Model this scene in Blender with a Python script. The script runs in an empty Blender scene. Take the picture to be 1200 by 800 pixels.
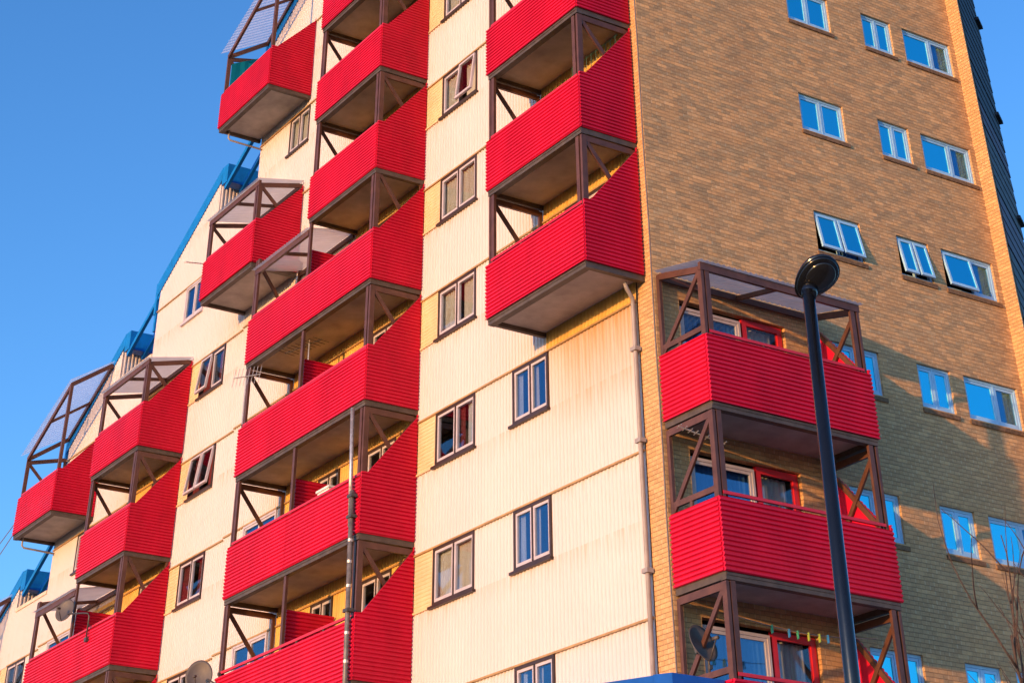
import bpy, bmesh, math, random
from mathutils import Vector, Matrix
R = math.radians
rnd = random.Random(7)
C = bpy.context.scene.collection
scn = bpy.context.scene

# ------------------------------------------------------------------ materials
def new_mat(name):
    m = bpy.data.materials.new(name); m.use_nodes = True
    nt = m.node_tree
    for n in list(nt.nodes): nt.nodes.remove(n)
    out = nt.nodes.new('ShaderNodeOutputMaterial')
    return m, nt, out
def nd(nt, typ, **kw):
    n = nt.nodes.new(typ)
    for k, v in kw.items():
        if k in n.inputs: n.inputs[k].default_value = v
        else: setattr(n, k, v)
    return n
def math_n(nt, op, a, b=None):
    n = nt.nodes.new('ShaderNodeMath'); n.operation = op
    for i, v in enumerate((a, b)):
        if v is None: continue
        if isinstance(v, (int, float)): n.inputs[i].default_value = v
        else: nt.links.new(v, n.inputs[i])
    return n.outputs[0]
def mix_c(nt, fac, a, b, mode='MIX'):
    n = nt.nodes.new('ShaderNodeMix'); n.data_type = 'RGBA'; n.blend_type = mode
    for sock, v in ((n.inputs[0], fac), (n.inputs[6], a), (n.inputs[7], b)):
        if isinstance(v, (int, float)): sock.default_value = v
        elif isinstance(v, tuple): sock.default_value = (*v, 1)
        else: nt.links.new(v, sock)
    return n.outputs[2]
def paint(name, col, rough=.45, var=.12, scale=3., metal=0., dirt=None, streak=(1, 1, 1), spec=.5, bump=0.):
    """painted / plain surface with uneven tone"""
    m, nt, out = new_mat(name)
    b = nd(nt, 'ShaderNodeBsdfPrincipled', Roughness=rough, Metallic=metal)
    b.inputs['Specular IOR Level'].default_value = spec
    tc = nd(nt, 'ShaderNodeTexCoord')
    mp = nd(nt, 'ShaderNodeMapping'); mp.inputs['Scale'].default_value = streak
    nt.links.new(tc.outputs['Object'], mp.inputs[0])
    nz = nd(nt, 'ShaderNodeTexNoise', Scale=scale, Detail=6., Roughness=.6)
    nt.links.new(mp.outputs[0], nz.inputs['Vector'])
    dk = tuple(c * (1 - 2 * var) for c in col) if dirt is None else dirt
    lt = tuple(min(1, c * (1 + var)) for c in col)
    ramp = nd(nt, 'ShaderNodeMapRange'); ramp.inputs[1].default_value = .3; ramp.inputs[2].default_value = .7
    nt.links.new(nz.outputs[0], ramp.inputs[0])
    nt.links.new(mix_c(nt, ramp.outputs[0], dk, lt), b.inputs['Base Color'])
    nz2 = nd(nt, 'ShaderNodeTexNoise', Scale=scale * 7, Detail=3.)
    nt.links.new(tc.outputs['Object'], nz2.inputs['Vector'])
    rr = nd(nt, 'ShaderNodeMapRange'); rr.inputs[3].default_value = max(.05, rough - .1); rr.inputs[4].default_value = min(1, rough + .12)
    nt.links.new(nz2.outputs[0], rr.inputs[0]); nt.links.new(rr.outputs[0], b.inputs['Roughness'])
    if bump:
        bp = nd(nt, 'ShaderNodeBump', Strength=bump, Distance=.01)
        nt.links.new(nz2.outputs[0], bp.inputs['Height']); nt.links.new(bp.outputs[0], b.inputs['Normal'])
    nt.links.new(b.outputs[0], out.inputs[0])
    return m

def cladding_mat():
    m, nt, out = new_mat('cream_cladding')
    b = nd(nt, 'ShaderNodeBsdfPrincipled', Roughness=.5)
    b.inputs['Specular IOR Level'].default_value = .3
    tc = nd(nt, 'ShaderNodeTexCoord')
    sp = nd(nt, 'ShaderNodeSeparateXYZ'); nt.links.new(tc.outputs['Object'], sp.inputs[0])
    X, Z = sp.outputs[0], sp.outputs[2]
    def streaks(sx, sz, lo, hi, seed):
        mp = nd(nt, 'ShaderNodeMapping'); mp.inputs['Scale'].default_value = (sx, 1, sz); mp.inputs['Location'].default_value = (seed, seed, seed)
        nt.links.new(tc.outputs['Object'], mp.inputs[0])
        nz = nd(nt, 'ShaderNodeTexNoise', Scale=1., Detail=5., Roughness=.6); nt.links.new(mp.outputs[0], nz.inputs['Vector'])
        r = nd(nt, 'ShaderNodeMapRange'); r.inputs[1].default_value = lo; r.inputs[2].default_value = hi
        nt.links.new(nz.outputs[0], r.inputs[0]); return r.outputs[0]
    base = mix_c(nt, streaks(.5, .35, .3, .7, 3.), CREAM, tuple(c * .93 for c in CREAM))
    # rain wash: faint grey vertical streaks
    grey = math_n(nt, 'MULTIPLY', streaks(4., .22, .56, .78, 11.), .30)
    base = mix_c(nt, grey, base, (.46, .45, .43))
    # rust and soot run down from every sill / drip line and die out over half a metre
    ph = math_n(nt, 'FRACT', math_n(nt, 'DIVIDE', math_n(nt, 'SUBTRACT', Z, 7.09), 2.65))
    below = nd(nt, 'ShaderNodeMapRange'); below.inputs[1].default_value = .80; below.inputs[2].default_value = 1.
    nt.links.new(ph, below.inputs[0])
    wob = streaks(9., .3, .42, .75, 21.)
    rust = math_n(nt, 'MULTIPLY', math_n(nt, 'MULTIPLY', math_n(nt, 'POWER', below.outputs[0], 1.6), wob), .6)
    base = mix_c(nt, rust, base, (.52, .27, .10))
    ph2 = math_n(nt, 'FRACT', math_n(nt, 'DIVIDE', math_n(nt, 'SUBTRACT', Z, 8.2), 2.65))
    b2 = nd(nt, 'ShaderNodeMapRange'); b2.inputs[1].default_value = .9; b2.inputs[2].default_value = 1.
    nt.links.new(ph2, b2.inputs[0])
    st2 = math_n(nt, 'MULTIPLY', math_n(nt, 'MULTIPLY', b2.outputs[0], streaks(7., .3, .45, .7, 31.)), .35)
    base = mix_c(nt, st2, base, (.5, .34, .17))
    # orange sunlight under the lowest corner balcony painted in, mixed with stain streaks
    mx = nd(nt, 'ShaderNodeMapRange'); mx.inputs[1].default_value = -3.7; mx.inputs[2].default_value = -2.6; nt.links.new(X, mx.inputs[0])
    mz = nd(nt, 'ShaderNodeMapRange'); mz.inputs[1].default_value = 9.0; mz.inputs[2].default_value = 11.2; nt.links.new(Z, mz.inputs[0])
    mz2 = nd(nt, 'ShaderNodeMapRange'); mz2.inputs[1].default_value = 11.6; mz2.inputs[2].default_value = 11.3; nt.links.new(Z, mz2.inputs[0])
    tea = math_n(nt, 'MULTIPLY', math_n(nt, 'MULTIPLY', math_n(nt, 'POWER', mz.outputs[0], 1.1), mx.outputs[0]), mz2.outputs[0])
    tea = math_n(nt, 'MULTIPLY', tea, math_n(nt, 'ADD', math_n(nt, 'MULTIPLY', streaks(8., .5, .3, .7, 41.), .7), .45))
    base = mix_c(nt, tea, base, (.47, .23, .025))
    nt.links.new(base, b.inputs['Base Color'])
    nt.links.new(b.outputs[0], out.inputs[0])
    return m

def brick_mat(name, c1, c2, mortar, dark):
    m, nt, out = new_mat(name)
    b = nd(nt, 'ShaderNodeBsdfPrincipled', Roughness=.75)
    b.inputs['Specular IOR Level'].default_value = .35
    tc = nd(nt, 'ShaderNodeTexCoord')
    sp = nd(nt, 'ShaderNodeSeparateXYZ'); nt.links.new(tc.outputs['Object'], sp.inputs[0])
    u = math_n(nt, 'ADD', sp.outputs[0], sp.outputs[1])
    cb = nd(nt, 'ShaderNodeCombineXYZ'); nt.links.new(u, cb.inputs[0]); nt.links.new(sp.outputs[2], cb.inputs[1])
    def brk(a, c, mo):
        t = nd(nt, 'ShaderNodeTexBrick', Scale=1., offset=.5, squash=1.)
        t.inputs['Brick Width'].default_value = .225; t.inputs['Row Height'].default_value = .075
        t.inputs['Mortar Size'].default_value = .006; t.inputs['Mortar Smooth'].default_value = .3; t.inputs['Bias'].default_value = 0.
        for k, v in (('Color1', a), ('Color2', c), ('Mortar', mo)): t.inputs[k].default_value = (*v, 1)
        nt.links.new(cb.outputs[0], t.inputs['Vector']); return t
    t = brk(c1, c2, mortar)
    # patches of darker and sooty brick
    nz = nd(nt, 'ShaderNodeTexNoise', Scale=.9, Detail=6., Roughness=.65); nt.links.new(cb.outputs[0], nz.inputs['Vector'])
    r1 = nd(nt, 'ShaderNodeMapRange'); r1.inputs[1].default_value = .42; r1.inputs[2].default_value = .72; nt.links.new(nz.outputs[0], r1.inputs[0])
    col = mix_c(nt, math_n(nt, 'MULTIPLY', r1.outputs[0], .38), t.outputs[0], dark)
    # single odd bricks: a noise sampled once per brick
    row = math_n(nt, 'FLOOR', math_n(nt, 'DIVIDE', sp.outputs[2], .075))
    uu = math_n(nt, 'FLOOR', math_n(nt, 'DIVIDE', math_n(nt, 'ADD', u, math_n(nt, 'MULTIPLY', math_n(nt, 'MODULO', row, 2.), .1125)), .225))
    cell = nd(nt, 'ShaderNodeCombineXYZ'); nt.links.new(uu, cell.inputs[0]); nt.links.new(row, cell.inputs[1])
    wn = nd(nt, 'ShaderNodeTexWhiteNoise', noise_dimensions='2D'); nt.links.new(cell.outputs[0], wn.inputs['Vector'])
    r2 = nd(nt, 'ShaderNodeMapRange'); r2.inputs[1].default_value = .86; r2.inputs[2].default_value = .9; nt.links.new(wn.outputs[0], r2.inputs[0])
    col = mix_c(nt, math_n(nt, 'MULTIPLY', r2.outputs[0], .22), col, dark)
    r3 = nd(nt, 'ShaderNodeMapRange'); r3.inputs[1].default_value = .14; r3.inputs[2].default_value = .10; nt.links.new(wn.outputs[0], r3.inputs[0])
    col = mix_c(nt, math_n(nt, 'MULTIPLY', r3.outputs[0], .4), col, tuple(min(1, c * 1.3) for c in c1))
    # upright joints coloured paler to paint in the low sun they catch
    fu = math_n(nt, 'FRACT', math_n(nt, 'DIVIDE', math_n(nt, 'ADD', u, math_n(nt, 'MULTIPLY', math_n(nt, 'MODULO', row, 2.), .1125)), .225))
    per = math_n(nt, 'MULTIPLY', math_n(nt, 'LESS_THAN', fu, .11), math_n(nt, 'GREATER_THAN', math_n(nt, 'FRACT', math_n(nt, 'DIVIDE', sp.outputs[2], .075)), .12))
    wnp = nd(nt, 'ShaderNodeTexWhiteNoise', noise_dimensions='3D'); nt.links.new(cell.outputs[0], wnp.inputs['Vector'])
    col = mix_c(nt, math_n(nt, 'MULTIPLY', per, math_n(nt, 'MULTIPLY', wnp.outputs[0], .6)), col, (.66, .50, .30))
    fine = nd(nt, 'ShaderNodeTexNoise', Scale=45., Detail=4., Roughness=.7); nt.links.new(cb.outputs[0], fine.inputs['Vector'])
    col = mix_c(nt, .5, col, mix_c(nt, fine.outputs[0], (.25, .25, .25), (.8, .8, .8)), 'OVERLAY')
    nt.links.new(col, b.inputs['Base Color'])
    # relief: recessed mortar, each brick set a little in or out, rough faces
    h = math_n(nt, 'SUBTRACT', math_n(nt, 'MULTIPLY', wn.outputs[0], .35), t.outputs['Fac'])
    h = math_n(nt, 'ADD', h, math_n(nt, 'MULTIPLY', fine.outputs[0], .35))
    bp = nd(nt, 'ShaderNodeBump', Strength=1., Distance=.013); nt.links.new(h, bp.inputs['Height'])
    # bricks are not laid dead true: every face leans a little its own way
    wn3 = nd(nt, 'ShaderNodeTexWhiteNoise', noise_dimensions='2D'); nt.links.new(cell.outputs[0], wn3.inputs['Vector'])
    v1 = nd(nt, 'ShaderNodeVectorMath', operation='SUBTRACT'); nt.links.new(wn3.outputs['Color'], v1.inputs[0]); v1.inputs[1].default_value = (.5, .5, .5)
    v2 = nd(nt, 'ShaderNodeVectorMath', operation='SCALE'); nt.links.new(v1.outputs[0], v2.inputs[0]); v2.inputs['Scale'].default_value = .20
    v3 = nd(nt, 'ShaderNodeVectorMath', operation='ADD'); nt.links.new(v2.outputs[0], v3.inputs[0]); nt.links.new(bp.outputs[0], v3.inputs[1])
    v4 = nd(nt, 'ShaderNodeVectorMath', operation='NORMALIZE'); nt.links.new(v3.outputs[0], v4.inputs[0])
    nt.links.new(v4.outputs[0], b.inputs['Normal'])
    nt.links.new(b.outputs[0], out.inputs[0])
    return m

def glass_mat(name, fac, gcol, tint, rough=.02, k=.5):
    m, nt, out = new_mat(name)
    g = nd(nt, 'ShaderNodeBsdfGlossy', Roughness=rough); g.inputs['Color'].default_value = (*gcol, 1)
    tr = nd(nt, 'ShaderNodeBsdfTransparent'); tr.inputs['Color'].default_value = (*tint, 1)
    tc = nd(nt, 'ShaderNodeTexCoord'); nz = nd(nt, 'ShaderNodeTexNoise', Scale=1.3, Detail=2.)
    nt.links.new(tc.outputs['Object'], nz.inputs['Vector'])
    bp = nd(nt, 'ShaderNodeBump', Strength=.06, Distance=.02); nt.links.new(nz.outputs[0], bp.inputs['Height']); nt.links.new(bp.outputs[0], g.inputs['Normal'])
    lw = nd(nt, 'ShaderNodeLayerWeight', Blend=.25)
    f = math_n(nt, 'ADD', math_n(nt, 'MULTIPLY', lw.outputs[1], k), fac)
    mx = nd(nt, 'ShaderNodeMixShader'); nt.links.new(f, mx.inputs[0]); nt.links.new(tr.outputs[0], mx.inputs[1]); nt.links.new(g.outputs[0], mx.inputs[2])
    nt.links.new(mx.outputs[0], out.inputs[0])
    return m
def sheet_mat(name, col, trans=.5, var=.1, clear=0.):
    m, nt, out = new_mat(name)
    d = nd(nt, 'ShaderNodeBsdfDiffuse'); t = nd(nt, 'ShaderNodeBsdfTranslucent')
    tc = nd(nt, 'ShaderNodeTexCoord'); nz = nd(nt, 'ShaderNodeTexNoise', Scale=2.5, Detail=5.)
    nt.links.new(tc.outputs['Object'], nz.inputs['Vector'])
    c = mix_c(nt, nz.outputs[0], tuple(x * (1 - 2 * var) for x in col), tuple(min(1, x * (1 + var)) for x in col))
    nt.links.new(c, d.inputs[0]); nt.links.new(c, t.inputs[0])
    mx = nd(nt, 'ShaderNodeMixShader', Fac=trans); nt.links.new(d.outputs[0], mx.inputs[1]); nt.links.new(t.outputs[0], mx.inputs[2])
    res = mx.outputs[0]
    if clear:
        tp = nd(nt, 'ShaderNodeBsdfTransparent'); tp.inputs[0].default_value = (.95, .96, .98, 1)
        m2 = nd(nt, 'ShaderNodeMixShader', Fac=clear); nt.links.new(res, m2.inputs[1]); nt.links.new(tp.outputs[0], m2.inputs[2]); res = m2.outputs[0]
    nt.links.new(res, out.inputs[0])
    return m

CREAM = (.66, .605, .60)
M = {}
M['cream'] = cladding_mat()
M['ochre'] = paint('ochre_cladding', (.70, .545, .33), .5, .10, 2., streak=(1, 1, .4), spec=.3)
M['flash'] = paint('stained_flashing', (.42, .27, .12), .6, .15)
M['backing'] = paint('ochre_wall_sheet', (.70, .45, .13), .5, .10, 2., streak=(1, 1, .4), spec=.3)
M['trim'] = paint('cream_trim', (.70, .60, .44), .5, .1)
M['red'] = paint('red_cladding', (.57, .005, .040), .42, .10, 1.2, streak=(1, 1, .5), spec=.28)
M['redrail'] = paint('red_rail_paint', (.60, .012, .03), .4, .1)
M['reddoor'] = paint('red_door_paint', (.62, .012, .02), .35, .1)
M['brown'] = paint('brown_steel', (.105, .046, .032), .45, .18, 4., spec=.4)
M['casing'] = paint('dark_brown_casing', (.045, .026, .022), .45, .15, 6.)
M['beam'] = paint('grey_brown_beam', (.085, .065, .052), .55, .2, 5.)
M['soffit'] = paint('concrete_soffit', (.42, .39, .37), .8, .14, 2.2, bump=.2)
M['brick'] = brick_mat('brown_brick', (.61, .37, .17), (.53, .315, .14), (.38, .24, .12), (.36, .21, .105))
M['sillbrick'] = paint('brick_on_edge', (.22, .125, .06), .8, .3, 14., bump=.5)
M['sash'] = paint('lavender_grey_sash', (.52, .48, .53), .4, .08)
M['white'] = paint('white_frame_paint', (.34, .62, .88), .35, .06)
M['glassA'] = glass_mat('window_glass', .03, (.75, .9, 1.), (.85, .88, .9), k=.25)
M['glassM'] = glass_mat('bluish_window_glass', .12, (.45, .75, 1.), (.8, .85, .9), k=.22)
M['glassB'] = glass_mat('reflective_window_glass', .62, (.10, .88, 1.), (.42, .52, .78))
M['glassC'] = glass_mat('clear_window_glass', .14, (.3, .8, 1.), (.75, .85, .95), k=.2)
M['curtain'] = sheet_mat('cream_curtain', (.84, .76, .62), .3, .12)
M['net'] = sheet_mat('pale_net_curtain', (.80, .82, .84), .35, .1)
M['bluenet'] = sheet_mat('blue_grey_curtain', (.10, .26, .55), .3, .12)
M['maroon_cloth'] = sheet_mat('maroon_curtain', (.25, .05, .05), .3, .2)
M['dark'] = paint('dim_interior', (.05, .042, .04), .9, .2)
M['blue'] = paint('blue_flashing', (.002, .19, .62), .4, .12, spec=.4)
M['roofsheet'] = sheet_mat('translucent_roof_sheet', (.86, .88, .92), .75, .06, .5)
M['flatsheet'] = sheet_mat('weathered_roof_sheet', (.66, .66, .66), .62, .12, .22)
M['concrete_roof'] = paint('grey_roof', (.2, .2, .2), .8, .15)
M['pipe'] = paint('grey_pipe', (.34, .31, .31), .5, .15)
M['cable'] = paint('lead_grey_cable', (.16, .15, .16), .6, .15)
M['slate'] = paint('dark_slate_cladding', (.026, .030, .042), .7, .3, 9.)
M['slate_grey'] = paint('grey_slate_cladding', (.085, .085, .09), .7, .3, 9.)
M['maroon'] = paint('maroon_cladding', (.075, .018, .03), .6, .2)
M['lampblack'] = paint('gloss_black_paint', (.006, .007, .010), .14, .1, 6., spec=.5)
M['lens'] = paint('smoked_lens', (.010, .011, .013), .12, .1, 6., spec=.6)
M['galv'] = paint('galvanised_steel', (.52, .50, .48), .4, .2, 12., metal=.6)
M['mast'] = paint('weathered_mast', (.17, .16, .155), .5, .25, 9., metal=.2)
M['darkmetal'] = paint('dark_grey_metal', (.08, .075, .075), .5, .2, 9., metal=.3)
M['dish'] = paint('grey_dish_paint', (.085, .075, .072), .55, .12)
M['teal'] = sheet_mat('teal_tarpaulin', (.01, .30, .42), .45)
M['twig'] = paint('bark', (.075, .045, .034), .85, .25, 8.)
M['whiteplastic'] = paint('white_plastic', (.75, .74, .72), .4, .06)
M['netcord'] = paint('green_netting_cord', (.03, .12, .11), .6, .1)
M['pegs'] = [paint('peg_plastic_%s' % n, c, .4, .05) for n, c in (('green', (.05, .3, .16)), ('blue', (.03, .2, .45)), ('lime', (.3, .4, .05)))]
M['paving'] = paint('concrete_paving', (.30, .29, .27), .85, .12, 1.5, bump=.2)
M['asphalt'] = paint('asphalt', (.05, .05, .052), .85, .15, 8., bump=.3)
M['grass'] = paint('worn_grass', (.06, .09, .03), .9, .25, 2., bump=.4)
M['roadpaint'] = paint('road_marking', (.75, .75, .72), .7, .1, 5.)
M['canopy'] = paint('blue_board', (.006, .085, .42), .35, .1)

# ------------------------------------------------------------------ mesh helpers
class MB:
    def __init__(s): s.v = []; s.f = []
    def add(s, vs, fs):
        o = len(s.v); s.v += [tuple(v) for v in vs]; s.f += [tuple(i + o for i in f) for f in fs]; return s
    def hexa(s, p):     # 8 corner points: bottom 0-3, top 4-7
        return s.add(p, [(3, 2, 1, 0), (4, 5, 6, 7), (0, 1, 5, 4), (1, 2, 6, 5), (2, 3, 7, 6), (3, 0, 4, 7)])
    def box(s, F, u0, u1, d0, d1, z0, z1):
        return s.hexa([F(u, d, z) for z in (z0, z1) for u, d in ((u0, d0), (u1, d0), (u1, d1), (u0, d1))])
    def bar(s, a, b, w, h=None, upv=(0, 0, 1)):
        a = Vector(a); b = Vector(b); h = h or w; t = (b - a).normalized(); upv = Vector(upv)
        if abs(t.dot(upv)) > .98: upv = Vector((0, 1, 0))
        x = t.cross(upv).normalized() * w / 2; y = x.cross(t).normalized() * h / 2
        return s.hexa([a - x - y, a + x - y, a + x + y, a - x + y, b - x - y, b + x - y, b + x + y, b - x + y])
    def tube(s, pts, r, n=8, r1=None, cap=True):
        pts = [Vector(p) for p in pts]; k = len(pts); o = len(s.v)
        for i, p in enumerate(pts):
            t = (pts[min(i + 1, k - 1)] - pts[max(i - 1, 0)]).normalized()
            up = Vector((0, 0, 1)) if abs(t.z) < .95 else Vector((0, 1, 0))
            x = t.cross(up).normalized(); y = x.cross(t).normalized()
            rr = r if r1 is None else r + (r1 - r) * i / max(1, k - 1)
            for j in range(n):
                a = 2 * math.pi * j / n; s.v.append(tuple(p + x * math.cos(a) * rr + y * math.sin(a) * rr))
        for i in range(k - 1):
            for j in range(n):
                s.f.append((o + i * n + j, o + i * n + (j + 1) % n, o + (i + 1) * n + (j + 1) % n, o + (i + 1) * n + j))
        if cap:
            s.f.append(tuple(o + j for j in reversed(range(n)))); s.f.append(tuple(o + (k - 1) * n + j for j in range(n)))
        return s
    def build(s, name, mat, parent=None, smooth=False, recalc=True):
        me = bpy.data.meshes.new(name); me.from_pydata(s.v, [], s.f)
        bm = bmesh.new(); bm.from_mesh(me); 
        if recalc: bmesh.ops.recalc_face_normals(bm, faces=bm.faces)
        if smooth:
            for f in bm.faces: f.smooth = True
        bm.to_mesh(me); bm.free()
        me.materials.append(mat)
        o = bpy.data.objects.new(name, me); C.objects.link(o)
        if parent: o.parent = parent
        return o
def empty(name, loc=(0, 0, 0)):
    o = bpy.data.objects.new(name, None); o.location = loc; C.objects.link(o); return o
def tag(o, label=None, cat=None, group=None, kind=None):
    for k, v in (('label', label), ('category', cat), ('group', group), ('kind', kind)):
        if v: o[k] = v
    return o
FA = lambda u, d, z: (u, -d, z)          # clad street front: u to the right, d outwards
FB = lambda u, d, z: (d, u, z)           # brick flank:       u to the right, d outwards

def corr_panel(mb, F, side, ua, ub, z0, z1, d, lim=None, pitch=.075, amp=.032, thick=.022):
    """horizontally corrugated sheet.  side=False: lies in the plane d=const, runs ua..ub.
       side=True: lies in the plane u=d(const), runs along d from ua to ub; lim(z) gives the start along it."""
    n = max(2, int(round((z1 - z0) / pitch * 8)))
    sgn = 1 if thick > 0 else -1
    rows = []
    for i in range(n + 1):
        z = z0 + (z1 - z0) * i / n
        t = (z / pitch) % 1.; off = sgn * amp * (1 - max(0., math.cos(2 * math.pi * t)) ** .8)
        b = ub if lim is None else max(ua + .01, min(ub, lim(z)))
        if side: q = [F(d + off, ua, z), F(d + off, b, z), F(d - thick, ua, z), F(d - thick, b, z)]
        else: q = [F(ua, d + off, z), F(b, d + off, z), F(ua, d - thick, z), F(b, d - thick, z)]
        rows.append(q)
    vs = [p for r in rows for p in r]; fs = []
    for i in range(n):
        a, b = i * 4, i * 4 + 4
        fs += [(a, a + 1, b + 1, b), (a + 2, b + 2, b + 3, a + 3), (a, b, b + 2, a + 2), (a + 1, a + 3, b + 3, b + 1)]
    fs += [(0, 2, 3, 1), (n * 4, n * 4 + 1, n * 4 + 3, n * 4 + 2)]
    mb.add(vs, fs)

# ------------------------------------------------------------------ the building
H = 2.65
bld = empty('apartment_building', (0, 0, -3))
def P(mb, name, mat, parent=None, smooth=False, recalc=True):
    """build in world coordinates, parent to the building (or one of its parts)"""
    o = mb.build(name, mat, parent or bld, smooth, recalc)
    if (parent or bld) is bld: o.matrix_parent_inverse = Matrix.Translation((0, 0, 3))
    return o
tag(bld, 'stepped apartment block with cream corrugated front, red balconies and brown brick flank', 'building')

# profile of the stepped top, left to right: (x0, z at x0, x1, z at x1)
PROF = [(-41.0, 6.6, -37.0, 6.6), (-37.0, 10.7, -33.29, 12.7), (-33.29, 12.05, -30.66, 12.05), (-30.66, 16.22, -26.96, 18.25),
        (-26.96, 17.30, -24.50, 17.30), (-24.50, 19.22, -20.67, 21.27), (-20.67, 20.22, -18.0, 20.22), (-18.0, 24.42, -14.1, 26.55), (-14.1, 29.5, -.02, 29.5)]

# windows on the clad front, all hung under the storey seam
WIN_A = []     # u0,u1,storey,open sashes,curtain kind
for n in range(-4, 6):
    WIN_A.append((-7.667, -6.107, n, {4: (1,)}.get(n, ()), ['drawn', 'mixed', 'drawn', 'drawn', 'drawn', 'cream'][n % 6]))
for n in range(-4, 2): WIN_A.append((-4.70, -3.44, n, (), 'pillar' if n > -2 else 'cream'))
for n in range(-4, 4):
    WIN_A.append((-20.58, -19.06, n, {3: (0,), 2: (0, 1)}.get(n, ()), 'maroon' if n in (1, 2, 3) else 'dark'))
WIN_A += [(-16.07, -14.87, 5, (), 'cream'), (-22.33, -21.0, 4, (), 'blue'), (-28.6, -27.4, 2, (), 'cream'),
          (-33.22, -31.68, 1, (), 'dark'), (-33.22, -31.68, 0, (), 'dark')]
for n in (-1, 0, 1): WIN_A.append((-16.85, -15.06, n, (), 'blue'))
for n in (0, 1): WIN_A.append((-29.9, -28.1, n, (), 'blue'))
for n in range(-2, 6): WIN_A.append((-10.66, -9.35, n, (), 'dark'))
for n in (-1, 0, 1): WIN_A.append((-12.95, -11.93, n, (), 'dark'))
for n in (-1, 0, 1, 2): WIN_A.append((-23.2, -22.0, n, (), 'dark'))
for n in (2, 3, 4): WIN_A.append((-2.7, -1.3, n, (), 'dark'))
def off(x): return 0. if x > -14.1 else -.12 if x > -18. else -.17 if x > -24.5 else -.28 if x > -30.66 else -.35
zt = lambda n, x=0.: 8.19 + H * n + off(x)
zb = lambda n, x=0.: 7.11 + H * n + off(x)
# where the wall behind a balcony is sheeted in ochre; under the corner slab it paints in warm light and stain: (x0, x1, z0, z1)
BACK = [(-3.50, -.52, 10.85, 29.), (-11.76, -8.44, -3, 29.), (-14.66, -11.76, -3, 16.1), (-24.54, -21.3, -3, 16.05), (-27.5, -24.54, -3, 10.7)]
OCH = []       # ochre infill panels beside windows
for n in range(-4, 6): OCH.append((-8.43, -7.667, n))
for n in range(-4, 4): OCH.append((-21.27, -20.58, n))
for n in (0, 1): OCH.append((-33.9, -33.22, n))

def prof_z(x):
    for a, za, b, z_b in PROF:
        if a <= x <= b: return za + (z_b - za) * (x - a) / (b - a)
    return -9
def clad_rect(mb, x0, x1, za, zb_, pitch=.115, amp=.022):
    """vertically corrugated sheet clipped by the stepped top"""
    fr = (0, .42, .54, .88); off = (0, 0, 1, 1)
    xs = [x0]; k = math.floor(x0 / pitch)
    while k * pitch < x1:
        for f in fr:
            x = (k + f) * pitch
            if x0 + 1e-4 < x < x1 - 1e-4: xs.append(x)
        k += 1
    xs.append(x1)
    def dd(x):
        t = (x / pitch) % 1.
        pts = list(zip(fr, off)) + [(1., 0)]
        for (a, oa), (b, ob) in zip(pts, pts[1:]):
            if a <= t <= b: return amp * (oa + (ob - oa) * (t - a) / (b - a))
        return 0
    for a, b in zip(xs, xs[1:]):
        m = (a + b) / 2
        top = prof_z(m)
        if top <= za + .01: continue
        ta, tb = min(zb_, prof_z(a) if abs(prof_z(a) - top) < .5 else top), min(zb_, prof_z(b) if abs(prof_z(b) - top) < .5 else top)
        mb.add([FA(a, dd(a), za), FA(b, dd(b), za), FA(b, dd(b), tb), FA(a, dd(a), ta)], [(0, 1, 2, 3)])

wall = MB(); back = MB(); seam = MB(); infill = MB()
XR = -.50
brks = sorted({a for p in PROF for a in (p[0], p[2])})
GRP = [(-41.0, -30.66), (-30.66, -24.5), (-24.5, -18.0), (-18.0, -14.1), (-14.1, XR)]
bx = sorted({q for b in BACK for q in b[:2]})
def put_clad(x0, x1, za, zb_):
    cuts = [x0] + [q for q in sorted(set(brks) | set(bx)) if x0 < q < x1] + [x1]
    for c, d in zip(cuts, cuts[1:]):
        if d - c < .002: continue
        m = (c + d) / 2; z0 = za
        hit = [b for b in BACK if b[0] < m < b[1] and b[3] > za + .05 and b[2] < zb_ - .05]
        if hit:
            b = hit[0]; lo, hi = max(za, b[2]), min(zb_, b[3])
            if lo > za + .02: clad_rect(wall, c, d, za, lo)
            clad_rect(back, c, d, lo, hi)
            if hi < zb_ - .02: clad_rect(wall, c, d, hi, zb_)
        else: clad_rect(wall, c, d, za, zb_)
for g0, g1 in GRP:
    gm = (g0 + g1) / 2
    for n in range(-5, 11):
        ops = sorted([(w[0], w[1]) for w in WIN_A if w[2] == n and g0 < (w[0] + w[1]) / 2 < g1] + [(o[0], o[1]) for o in OCH if o[2] == n and g0 < (o[0] + o[1]) / 2 < g1])
        x = g0
        for a, b in ops + [(g1, g1)]:
            if a > x + .001: put_clad(x, a, zb(n, gm), zt(n, gm))
            x = max(x, b)
        put_clad(g0, g1, zt(n, gm), zb(n + 1, gm))
for i, (a, za, b, z_b) in enumerate(PROF):
    b = min(b, XR)
    for n in range(-4, 9):
        if min(za, z_b) > zt(n, (a + b) / 2) + .3:
            m = MB(); m.box(FA, a + .01, b - .005,   .006, .055, zt(n, (a + b) / 2) - .022, zt(n, (a + b) / 2) + .012); P(m, 'drip_flashing', M['flash'])
P(wall, 'cladding_wall', M['cream'], recalc=False); P(back, 'balcony_back_wall', M['backing'], recalc=False)
for a, b, n in OCH:
    m = MB(); corr_panel(m, FA, False, a + .012, b - .05, zb(n, a) + .02, zt(n, a) - .02, .012, pitch=.075, amp=.012)
    m.box(FA, b - .048, b - .002, -.01, .028, zb(n, a) + .02, zt(n, a) - .02)
    m.box(FA, a + .012, b + .01, .004, .05, zb(n, a) - .02, zb(n, a) + .016)
    P(m, 'infill_panel', M['ochre'])

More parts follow.
